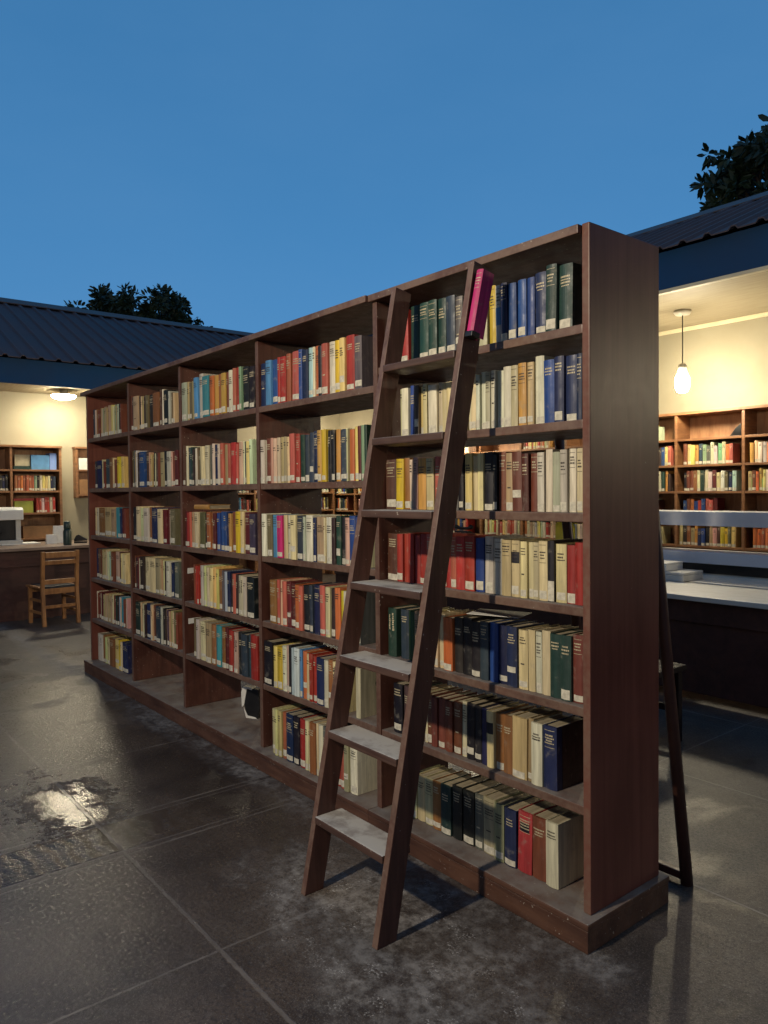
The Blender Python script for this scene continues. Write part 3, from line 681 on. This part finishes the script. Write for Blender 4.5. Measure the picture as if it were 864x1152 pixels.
MATK = {}
def make_book(x, y, z, w, h, d, code, label, lean=0.0, group='books on the big bookcases', rotz=0.0, sticker=True, letters=True):
    t = thing('book', label, 'book', (x, y, z), 0, group)
    t.rotation_euler = (0, lean, rotz)
    r = random.Random(int(abs(x * 9973 + z * 331 + y * 77)))
    base = C8[code]; j = r.uniform(.90, 1.08)
    col = srgb(*[max(8, min(235, c * j + r.uniform(-5, 5))) for c in base])
    c = MB().prism(cover_pts(w, d), 'z', 0, h).build('cover', M['cloth'], t)
    c.color = col
    tt = min(.0028, w * .22)
    MB().box(-w / 2 + tt, w / 2 - tt, .0065, d - .005, .003, h - .0045).build('page_block', M['pages'], t)
    if sticker:
        m = MB(); z0 = r.uniform(.002, .014) + (r.uniform(.01, .05) if r.random() < .08 else 0); q = r.uniform(.38, .47); strip(m, -w * q, w * r.uniform(.38, .47), z0, z0 + r.uniform(.020, .034), w)
        m.build('spine_label', M['sticker'], t, recalc=False)
    off = .0007
    if code in ('cb', 'rb', 'kw', 'bw'):
        m = MB()
        if code == 'kw': strip(m, -w * .5, w * .5, .002, h * .34, w, .0004); mt = M['sticker']
        elif code == 'bw': strip(m, -w * .5, w * .5, h * .32, h * .62, w, .0005); mt = M['bluecard']
        elif code == 'rb': strip(m, -w * .34, w * .34, h * .68, h * .82, w, .0005); mt = M['panel_black']
        else: strip(m, -w * .47, w * .47, h * .60, h * .80, w, .0005); mt = M['panel_black']
        m.build('title_panel', mt, t, recalc=False)
    if code == 'nh':
        b = MB().box(w / 2, w / 2 + .0012, .03, d, 0.0, h).build('board_cloth', M['cloth'], t); b.color = srgb(58, 36, 30)
    if letters:
        m = MB(); lettering(m, w, h, r)
        if len(m.bm.faces) > 14: m.build('lettering', M['gold'] if code in DARK or code in ('kw',) else M['ink'], t, recalc=False)
    return t

many = []           # (matrix, w, h, d, code, sticker): the books built as one mass
allb = []
for bay, row, yb, spec in BOOK_ROWS:
    zs = (S5 if bay == 5 else S1)[row - 1]
    L = [tok.split(',') for tok in spec.split()]
    L = [[int(a) / 1000, int(b) / 1000, int(h) / 1000, c] for a, b, h, c in L]
    lo, hi = LIM[bay]
    a0, a1 = L[0][0], L[-1][1]
    n0, n1 = max(a0, lo), min(a1, hi)
    f = (n1 - n0) / (a1 - a0)
    cnt = {}
    for q in L:
        q[0] = n0 + (q[0] - a0) * f; q[1] = n0 + (q[1] - a0) * f
        cnt[CN[q[3]]] = cnt.get(CN[q[3]], 0) + 1
    seen = {}
    for i, (x0, x1, h, c) in enumerate(L):
        nm = CN[c]; seen[nm] = seen.get(nm, 0) + 1
        shelf = SHELF5[row - 1] if bay == 5 else ('bottom shelf' if row == 6 else SHELF5[row - 1])
        if cnt[nm] == 1: lab = 'only %s book on the %s of the %s' % (nm, shelf, BAY[bay])
        else: lab = '%s %s book from the left, %s, %s' % (ORD[seen[nm] - 1], nm, shelf, BAY[bay])
        gap = .0012
        w = x1 - x0 - gap; xc = (x0 + x1) / 2
        dist = (Vector((xc, yb, zs)) - CAMXY).length
        allb.append((w * h / dist ** 2, xc, yb + rnd.uniform(-.006, .008), zs + .0006, w, h, rnd.uniform(.155, .185), c, lab, bay, row))
order = sorted(range(len(allb)), key=lambda i: -allb[i][0])
single = set(order[:297])
for i, (_, x, y, z, w, h, d, c, lab, bay, row) in enumerate(allb):
    lean = rnd.gauss(0, .006) + (rnd.choice((-1, 1)) * rnd.uniform(.012, .03) if rnd.random() < .10 else 0)
    st = rnd.random() < (.82 if bay < 5 else .66) and c not in ('wm', 'nh', 'kw', 'bw')
    if i in single:
        make_book(x, y, z, w, h, d, c, lab, lean, sticker=st)
    else:
        pieces = [(x, w, c, h)]
        if w > (.034 if bay < 3 else .045):                                  # far rows: a wide patch is really two thin books
            c2 = rnd.choice(['ta', 'c', 'dbr', c, c, 'cg', 'ru'])
            pieces = [(x - w * .26, w * .47, c, h), (x + w * .24, w * .5, c2, h * rnd.uniform(.93, 1))]
        for px, pw, pc, ph in pieces:
            many.append((Matrix.Translation((px, y, z)) @ Matrix.Rotation(lean, 4, 'Y'), pw, ph, d, pc, rnd.random() < .85))

# loose books with a pose of their own
mg = make_book(-.3905, -.150, 2.043, .032, .238, .055, 'm', 'slim magenta notebook clipped upright to the side of the ladder rail', .05, sticker=False)
mg.rotation_euler = (-.19, .05, 0)
MB().box(-.019, .017, -.006, .035, -.004, .016, .003).build('clip', M['black'], mg)
make_book(-1.285, .02, .4556, .032, .232, .175, 'cg', 'buff book with a dark knob on its cover, alone at the end of its shelf', 0, rotz=R(4), sticker=False, letters=False)
kb = MB().lathe([(0, 0), (.018, 0), (.022, .008), (.014, .02), (0, .022)], seg=16, mtx=Matrix.Translation((-1.2675, .125, .605)) @ Matrix.Rotation(R(90), 4, 'Y'))
kn = kb.build('drawer_knob', M['black']); tag(kn, 'round dark knob against the buff book at the end of its shelf', 'knob')
t = make_book(-2.86, .02, 1.157 + .2425, .028, .20, .15, 't', 'ochre book lying flat on top of the upright books', 0, sticker=False, letters=False)
t.rotation_euler = (0, R(90), 0); t.location = (-2.985, .015, 1.157 + .2425 + .016)

# ------------------------------------------------------------------ bookcases on the back walls
def wall_case(label, loc, rotz, width, zs, top, depth, divs, z0=0.0):
    """local: front at y = 0, back at y = depth"""
    t = thing('wall_bookcase', label, 'bookcase', loc, rotz)
    def p(name, x0, x1, y0, y1, za, zb, mat, bev=.003): return MB().box(x0, x1, y0, y1, za, zb, bev).build(name, mat, t)
    w = M['shelf_wood']
    p('side_panel', 0, .035, 0, depth, z0, top - .031, w); p('side_panel', width - .035, width, 0, depth, z0, top - .031, w)
    p('top_panel', -.01, width + .01, -.012, depth, top - .03, top, w)
    p('back_panel', .036, width - .036, depth - .012, depth - .001, z0, top - .031, M['shelf_back'])
    xs = [.035] + list(divs) + [width - .035]
    for x in divs: p('divider', x - .016, x + .016, .003, depth - .013, z0, top - .031, w)
    for i in range(len(xs) - 1):
        a = xs[i] + (.0165 if i else .0005); b = xs[i + 1] - (.0165 if i < len(xs) - 2 else .0005)
        for z in zs: p('shelf', a, b, .004, depth - .013, z - .026, z, w)
    return t, Matrix.Translation(loc) @ Matrix.Rotation(rotz, 4, 'Z'), xs
def fill(mtx, x0, x1, z, codes, hmin=.19, hmax=.24, yb=.03, wmin=.028, wmax=.045, full=None):
    x = x0; i = 0
    while x < x1 - .02:
        w = rnd.uniform(wmin, wmax)
        if x + w > x1: break
        c = codes[i] if full is None and i < len(codes) else rnd.choice(codes)
        if full is None and i >= len(codes): break
        many.append((mtx @ Matrix.Translation((x + w / 2, yb + rnd.uniform(-.008, .008), z + .0005)) @ Matrix.Rotation(rnd.gauss(0, .012), 4, 'Y'), w - .002, rnd.uniform(hmin, hmax), .16, c, rnd.random() < .8))
        x += w; i += 1
PAL = 'ta c yc w wg cg r dr s o ru br dbr n b g gn gl ol t k lb pk'.split()
WARM = 'ta c yc w cg o ru t r s wg'.split()
# back wing: dividers every .763 m, one at x = -3.07
divx = [-3.07 + .763 * k for k in range(-8, 6)]
bx0 = -3.07 - .763 * 9 - .035; bw = divx[-1] + .763 + .035 - bx0
zrow = [2.06, 1.768, 1.472, 1.170, .865, .56, .10]
bc, bm4, bxs = wall_case('long wooden wall bookcase full of books, below the hanging bulb', (bx0, 5.9, 0), 0, bw, zrow, 2.36, .295, [x - bx0 for x in divx])
FIX = {1: 'ru yc yc t gn gl gr wg wg gl cg o s'.split(), 2: 'k ru ru tb c g wg w dr c w ol n l'.split(), 3: 'b ru o b r b s s dr'.split(), 4: 'ta dbr tb ta t n b k ta pk br y y ol yc'.split()}
GREENC = 'g2 g2 g2 g g2'.split()
for i in range(len(bxs) - 1):
    xa, xb = bxs[i] + .03, bxs[i + 1] - .03
    wx = bxs[i] + bx0
    for r in range(1, 7):
        if abs(wx + 3.07) < .05 and r in FIX:
            fill(bm4, xa + (.05 if r < 4 else 0), xb, zrow[r], FIX[r], wmin=.036, wmax=.048)
        elif abs(wx + 2.307) < .05 and r == 3: continue
        elif abs(wx + 2.307) < .05 and r == 4: fill(bm4, xa + .06, xb, zrow[r], ['o', 'o', 'tr', 'o', 'ta', 'tr', 'o', 'tr'], wmin=.04, wmax=.06)
        elif wx < 0.6: fill(bm4, xa + rnd.uniform(0, .08), xb - rnd.uniform(0, .25), zrow[r], PAL if rnd.random() < .6 else WARM, full=1, wmin=.03, wmax=.05)
    if wx < -3.5 and i % 2 == 0: fill(bm4, xa, xb - .2, zrow[0], WARM, hmin=.15, hmax=.2, full=1)
tag(MB().box(-2.25, -1.62, 5.93, 6.15, 1.4725, 1.60, .004).build('box_file', M['greencard']), 'wide green box lying on a wall bookcase shelf behind the white ledges', 'box')
tag(MB().prism([(.05, 0), (.17, 0), (.17, .13), (.11, .08)], 'y', 5.92, 5.935, .002, Matrix.Translation((-2.51, 0, 2.0605))).build('black_board', M['black']), 'black slanted board in the empty top row of the wall bookcase', 'board')
# left wing: the bookcase beside the desk and one further along
lc, lm4, lxs = wall_case('wooden wall bookcase of four rows behind the copying machine', (-9.7, -1.0, 0), R(90), 2.12, [1.855, 1.560, 1.255, .90, .5], 2.19, .295, [.72, 1.46])
for z, codes in ((1.560, 'tr tr o tr tr tr tr gl k wg yc yc c n gn'.split()), (1.255, 'r r wg r r wg r'.split())):
    st = 1.50 if z > 1.4 else 1.78
    fill(lm4, st, 2.06, z, codes, wmin=.034, wmax=.038, hmin=.2, hmax=.215)
for z in (1.855, 1.560, 1.255):
    fill(lm4, .06, .68, z, PAL, full=1); 
fill(lm4, 1.20, 1.43, 1.56, ['k', 'gr', 'gn', 'k', 'n', 'k'], wmin=.035, wmax=.04); fill(lm4, .76, 1.2, 1.56, PAL, full=1)
def lbox(name, mat, y0, y1, z0, z1, x0=-9.95, x1=-9.74, label='', cat='box', tilt=0):
    m = MB(); m.box(x0, x1, y0, y1, z0, z1, .003)
    tag(m.build(name, mat), label, cat)
lbox('picture_book', M['beige'], .52, .72, 1.905, 2.06, -9.80, -9.765, 'cream fronted book facing out on the top row behind the desk', 'book')
lbox('box_file', M['bluecard'], .725, .965, 1.8555, 2.06, label='mid blue box file on the top row of the bookcase behind the desk', cat='box file')
lbox('box_file', M['palebluecard'], .97, 1.06, 1.8555, 2.09, label='pale blue upright file at the end of the top row behind the desk', cat='box file')
lbox('flat_book', M['darkgreen'], .50, .72, 1.8555, 1.90, label='dark green book lying flat beneath the cream fronted book', cat='book')
lbox('box_file', M['limecard'], .50, .74, 1.2555, 1.42, label='lime green box under a flat red book in the wall bookcase', cat='box file')
lbox('flat_book', M['redcard'], .49, .75, 1.4205, 1.455, label='flat red book lying on top of the lime green box', cat='book')
lbox('cardboard_box', M['browncard'], .60, 1.0, .9005, 1.07, label='plain brown box in the lowest visible row behind the white cards', cat='box')
sc_, sm4, sxs = wall_case('small narrow wall shelf with a white box, beside the end of the long bookcase', (-9.86, 1.36, 0), R(90), .62, [1.865, 1.505], 2.2, .138, [], 1.455)
lbox('cardboard_box', M['paper'], 1.41, 1.75, 1.8655, 2.035, -9.98, -9.87, 'white box on the upper shelf of the small wall shelf', 'box')
lbox('cardboard_box', M['browncard'], 1.41, 1.75, 1.5055, 1.72, -9.98, -9.87, 'brown box on the lower shelf of the small wall shelf', 'box')
fc, fm4, fxs = wall_case('wooden wall bookcase seen only through gaps in the long bookcase', (-9.7, 2.6, 0), R(90), 3.25, [1.80, 1.50, 1.19, .88, .5], 2.12, .295, [.81, 1.62, 2.43])
for i in range(len(fxs) - 1):
    for z in (1.80, 1.50, 1.19, .88, .5):
        fill(fm4, fxs[i] + .03, fxs[i + 1] - .05, z, PAL if rnd.random() < .5 else WARM, full=1)

# all the small far books together
bm = bmesh.new(); lay = bm.loops.layers.float_color.new('cover_colour')
for mtx, w, h, d, c, st in many:
    col = srgb(*[max(8, min(235, v * rnd.uniform(.92, 1.06))) for v in C8[c]])
    pts = cover_pts(w, d)
    t = bmesh.new(); tl = t.loops.layers.float_color.new('cover_colour')
    Av = [t.verts.new((x, y, 0)) for x, y in pts]; Bv = [t.verts.new((x, y, h)) for x, y in pts]
    n = len(pts); fs = [t.faces.new(Av[::-1]), t.faces.new(Bv)]
    for i in range(n): fs.append(t.faces.new((Av[i], Av[(i + 1) % n], Bv[(i + 1) % n], Bv[i])))
    bmesh.ops.recalc_face_normals(t, faces=t.faces[:])
    for f in t.faces:
        for l in f.loops: l[tl] = col
    tt = min(.0028, w * .22)
    def add(pts4, cc):
        f = t.faces.new([t.verts.new(p) for p in pts4])
        for l in f.loops: l[tl] = cc
    pc = (.40, .35, .24, 1)
    x0, x1, ya, yb2, zt = -w / 2 + tt, w / 2 - tt, .0065, d - .005, h - .0045
    add([(x0, ya, zt), (x1, ya, zt), (x1, yb2, zt), (x0, yb2, zt)], pc); add([(x0, yb2, 0.003), (x0, yb2, zt), (x1, yb2, zt), (x1, yb2, .003)], pc)
    if st:
        z0 = rnd.uniform(.004, .01); z1 = z0 + .028
        for k in range(3):
            xa = -w * .46 + w * .92 * k / 3; xb = xa + w * .92 / 3
            add([(xa, spine_y(xa, w) - .0008, z0), (xb, spine_y(xb, w) - .0008, z0), (xb, spine_y(xb, w) - .0008, z1), (xa, spine_y(xa, w) - .0008, z1)], (.60, .56, .44, 1))
    if rnd.random() < .7:
        lc_ = (.5, .43, .28, 1) if c in DARK else (.06, .05, .04, 1)
        z = h * rnd.uniform(.78, .9)
        for k in range(rnd.choice((2, 3))):
            s = w * rnd.uniform(.2, .36)
            add([(-s, spine_y(s, w) - .0022, z - .005), (s, spine_y(s, w) - .0022, z - .005), (s, spine_y(s, w) - .0022, z), (-s, spine_y(s, w) - .0022, z)], lc_); z -= .012
    t.transform(mtx)
    me = bpy.data.meshes.new('tmp'); t.to_mesh(me); t.free(); bm.from_mesh(me); bpy.data.meshes.remove(me)
me = bpy.data.meshes.new('distant_books'); bm.to_mesh(me); bm.free(); me.materials.append(M['cloth_many'])
o = bpy.data.objects.new('distant_books', me); COL.objects.link(o)
tag(o, 'mixed small books filling the far bays and the wall bookcases', 'books', None, 'stuff')

# ------------------------------------------------------------------ scraps on the shelves
def scrap(name, mat, pts, axis, a, b, label, cat, loc=(0, 0, 0)):
    tag(MB().prism(pts, axis, a, b, .0005, Matrix.Translation(loc)).build(name, mat), label, cat)
scrap('paper_slip', M['paper'], [(-.055, .05), (.055, .06), (.055, -.01), (.02, -.05), (-.02, -.055), (-.05, -.03)], 'y', -.001, .001, 'torn white paper slip hanging under the second shelf of the long bookcase', 'paper', (-4.03 + .36, .33, 1.455))
scrap('white_card', M['paper'], [(-.13, 0), (.1, 0), (.1, .085), (-.13, .09)], 'y', -.002, .002, 'white card standing at the back of an empty compartment in the long bookcase', 'card', (-3.66, .385, .0995))
scrap('paper_label', M['paper'], [(.02, -.018), (.11, -.012), (.11, .02), (.02, .018)], 'x', 0, .0015, 'upper pale paper label stuck on the divider by an empty compartment', 'label', (-3.1405, .01, .995))
scrap('paper_label', M['paper'], [(.02, -.018), (.11, -.014), (.11, .018), (.02, .018)], 'x', 0, .0015, 'lower pale paper label stuck on the divider by an empty compartment', 'label', (-3.1405, .01, .665))
bag = thing('carton', 'crumpled black and white carton in the empty bottom compartment of the long bookcase', 'carton', (-2.66, .24, .0995), R(28))
bag.scale = (.72, .72, .78)
MB().prism([(-.06, 0), (.05, .0), (.075, .09), (.06, .235), (-.05, .235), (-.08, .10)], 'y', -.03, .03, .006).build('carton_body', M['black'], bag)
MB().prism([(-.105, .08), (-.082, .10), (-.052, .235), (.0, .225), (.0, .245), (-.09, .25), (-.11, .2)], 'y', -.034, .034, .003).build('torn_flap', M['paper'], bag)
MB().prism([(-.085, .085), (-.062, 0.0), (.05, -.0), (.03, .012), (-.045, .02)], 'y', -.036, -.031, .001).build('lower_band', M['paper'], bag)
pouch = MB().prism([(0, 0), (.15, 0), (.17, .1), (.13, .19), (.02, .17), (-.01, .09)], 'y', 0, .13, .03, Matrix.Translation((-2.53, .22, .0995)))
tag(pouch.build('cloth_pouch', M['olive']), 'soft olive pouch beside the black and white carton', 'pouch')
for (x, y, z, rz, lab) in ((-.55, .17, .781 + .232, 20, 'loose white sheet on top of the books, fifth row of ladder bay'),):
    s = MB(); s.box(-.11, .11, -.07, .07, 0, .002, .0005)
    o = s.build('loose_sheet', M['paper']); o.location = (x, y, z); o.rotation_euler = (0, 0, R(rz)); tag(o, lab, 'paper')

# ------------------------------------------------------------------ trees beyond the roofs
def tree(label, base, crown, rad, nclump, per, leafsize, seed, rosette):
    r = random.Random(seed)
    t = thing('tree', label, 'tree', base, 0, 'trees beyond the roofs')
    cx, cy, cz = (crown[i] - base[i] for i in range(3))
    tr = MB()
    tr.tube([(0, 0, 0), (.1, .05, cz * .4), (cx * .6, cy * .6, cz - rad[2] * .7), (cx, cy, cz)], [.26, .2, .15, .06], 12)
    cl = []
    for k in range(nclump):
        v = Vector((r.gauss(0, 1), r.gauss(0, 1), r.gauss(0, 1))).normalized() * r.uniform(.45, 1.0) ** .6
        if v.z < -.75: v.z *= .5
        s = r.uniform(.8, 1.12)
        cl.append(Vector((cx + v.x * rad[0] * s, cy + v.y * rad[1] * s, cz + v.z * rad[2] * s)))
    for c in cl[::2]:
        mid = Vector((cx, cy, cz - rad[2] * .5)).lerp(c, .5) + Vector((r.uniform(-.2, .2), r.uniform(-.2, .2), r.uniform(-.1, .1)))
        tr.tube([(cx * .7, cy * .7, cz - rad[2] * .6), mid, c], [.06, .035, .012], 6)
    tr.build('trunk', M['bark'], t)
    lf = MB()
    for c in cl:
        cr = .10 if rosette else r.uniform(.20, .42) * min(rad) * .7
        for q in range(per):
            d = Vector((r.gauss(0, 1), r.gauss(0, 1), r.gauss(0, 1))).normalized()
            p = c + d * cr * r.uniform(.2, 1.0)
            a = (d + Vector((r.uniform(-.7, .7), r.uniform(-.7, .7), r.uniform(-.7, .3)))).normalized()
            b = a.cross(Vector((r.gauss(0, 1), r.gauss(0, 1), r.gauss(0, 1)))).normalized()
            L = leafsize * r.uniform(.7, 1.25); W = L * .2
            n = a.cross(b)
            lf.face([p, p + a * L * .35 + b * W, p + a * L * .75 + b * W * .8 + n * L * .05, p + a * L, p + a * L * .75 - b * W * .8 + n * L * .05, p + a * L * .35 - b * W])
    lf.build('crown', M['leaf'], t, recalc=False)
    return t
tree('broad dark tree whose rounded crown rises above the roof ridge behind the long bookcase', (-17.4, 5.4, 0), (-17.2, 5.2, 5.95), (1.25, 1.6, .82), 78, 75, .16, 3, False)
tree('dark tree with spiky leaf clusters above the roof, upper right corner of the photo', (-5.0, 13.6, 0), (-5.15, 13.3, 7.3), (1.7, 1.5, 1.25), 200, 20, .225, 8, True)

# ------------------------------------------------------------------ camera
cd = bpy.data.cameras.new('Camera'); co = bpy.data.objects.new('Camera', cd); COL.objects.link(co)
yaw, pitch, roll, fpx = 0.889739758864671, -0.02708503364677434, -0.009745203353898864, 843.7455640229405
fw = Vector((-math.sin(yaw) * math.cos(pitch), math.cos(yaw) * math.cos(pitch), math.sin(pitch)))
r0 = Vector((math.cos(yaw), math.sin(yaw), 0)); u0 = r0.cross(fw)
rr = r0 * math.cos(roll) + u0 * math.sin(roll); uu = -r0 * math.sin(roll) + u0 * math.cos(roll)
mw = Matrix((rr, uu, -fw)).transposed().to_4x4(); mw.translation = Vector((1.466096959542508, -2.0463534405229384, 1.5))
co.matrix_world = mw
cd.sensor_fit = 'VERTICAL'; cd.sensor_height = 36; cd.sensor_width = 27; cd.lens = fpx / 1152 * 36
cd.clip_start = .05; cd.clip_end = 500
scene.camera = co

# ------------------------------------------------------------------ light
w = bpy.data.worlds.new('World'); scene.world = w; w.use_nodes = True
nt = w.node_tree; nt.nodes.clear()
out = nt.nodes.new('ShaderNodeOutputWorld'); bg = nt.nodes.new('ShaderNodeBackground')
nt.links.new(bg.outputs[0], out.inputs[0])
sky = nt.nodes.new('ShaderNodeTexSky'); sky.sky_type = 'NISHITA'; sky.sun_disc = False
sky.sun_elevation = R(SUN_EL); sky.sun_rotation = R(SUN_ROT); sky.altitude = 0; sky.air_density = 1; sky.dust_density = .3; sky.ozone_density = 4
def wmix(f, a, b):
    m = nt.nodes.new('ShaderNodeMix'); m.data_type = 'RGBA'
    for i, v in ((0, f), (6, a), (7, b)):
        if isinstance(v, bpy.types.NodeSocket): nt.links.new(v, m.inputs[i])
        else: m.inputs[i].default_value = v
    return m.outputs[2]
# dusk: even deep blue over the far side, fading to a dim mauve afterglow in the opposite quarter of the sky
tcw = nt.nodes.new('ShaderNodeTexCoord'); dt = nt.nodes.new('ShaderNodeVectorMath'); dt.operation = 'DOT_PRODUCT'
nt.links.new(tcw.outputs['Generated'], dt.inputs[0]); dt.inputs[1].default_value = (-.72, .58, .38)
mr = nt.nodes.new('ShaderNodeMapRange'); mr.interpolation_type = 'SMOOTHSTEP'; nt.links.new(dt.outputs['Value'], mr.inputs[0])
mr.inputs[1].default_value = -.45; mr.inputs[2].default_value = .55
ds = lambda c: tuple(v / SKY_STR for v in c) + (1,)
dusk = wmix(mr.outputs[0], ds(SKY_BACK), ds(SKY_RGB))
sz = nt.nodes.new('ShaderNodeSeparateXYZ'); nt.links.new(tcw.outputs['Generated'], sz.inputs[0])
mz = nt.nodes.new('ShaderNodeMapRange'); mz.interpolation_type = 'SMOOTHSTEP'; nt.links.new(sz.outputs[2], mz.inputs[0])
mz.inputs[1].default_value = .12; mz.inputs[2].default_value = .62
dusk = wmix(mz.outputs[0], dusk, wmix(.36, dusk, ds((.010, .085, .23))))
cl = nt.nodes.new('ShaderNodeTexNoise'); cl.inputs['Scale'].default_value = 2.2; cl.inputs['Detail'].default_value = 5; cl.inputs['Roughness'].default_value = .55
mp = nt.nodes.new('ShaderNodeMapping'); mp.inputs['Scale'].default_value = (1, 1, 2.6); nt.links.new(tcw.outputs['Generated'], mp.inputs['Vector']); nt.links.new(mp.outputs[0], cl.inputs['Vector'])
mc = nt.nodes.new('ShaderNodeMapRange'); nt.links.new(cl.outputs[0], mc.inputs[0]); mc.inputs[1].default_value = .35; mc.inputs[2].default_value = .75; mc.inputs[3].default_value = 0; mc.inputs[4].default_value = .30
dusk = wmix(mc.outputs[0], dusk, ds((.105, .285, .56)))
mxo = wmix(.85, sky.outputs[0], dusk)
nt.links.new(mxo, bg.inputs['Color']); bg.inputs['Strength'].default_value = SKY_STR

pl = bpy.data.lights.new('courtyard_lamp', 'POINT'); pl.energy = FRONT_W; pl.color = (1.0, .86, .66); pl.shadow_soft_size = .05
po = bpy.data.objects.new('courtyard_lamp', pl); po.location = (-.42, -3.25, 2.95); COL.objects.link(po)

scene.view_settings.view_transform = 'Standard'; scene.view_settings.look = 'None'
scene.view_settings.exposure = 0; scene.view_settings.gamma = 1; scene.view_settings.use_curve_mapping = False
scene.render.engine = 'CYCLES'
scene.cycles.use_denoising = True
scene.cycles.max_bounces = 6; scene.cycles.diffuse_bounces = 3; scene.cycles.glossy_bounces = 3
scene.cycles.sample_clamp_indirect = 4.0
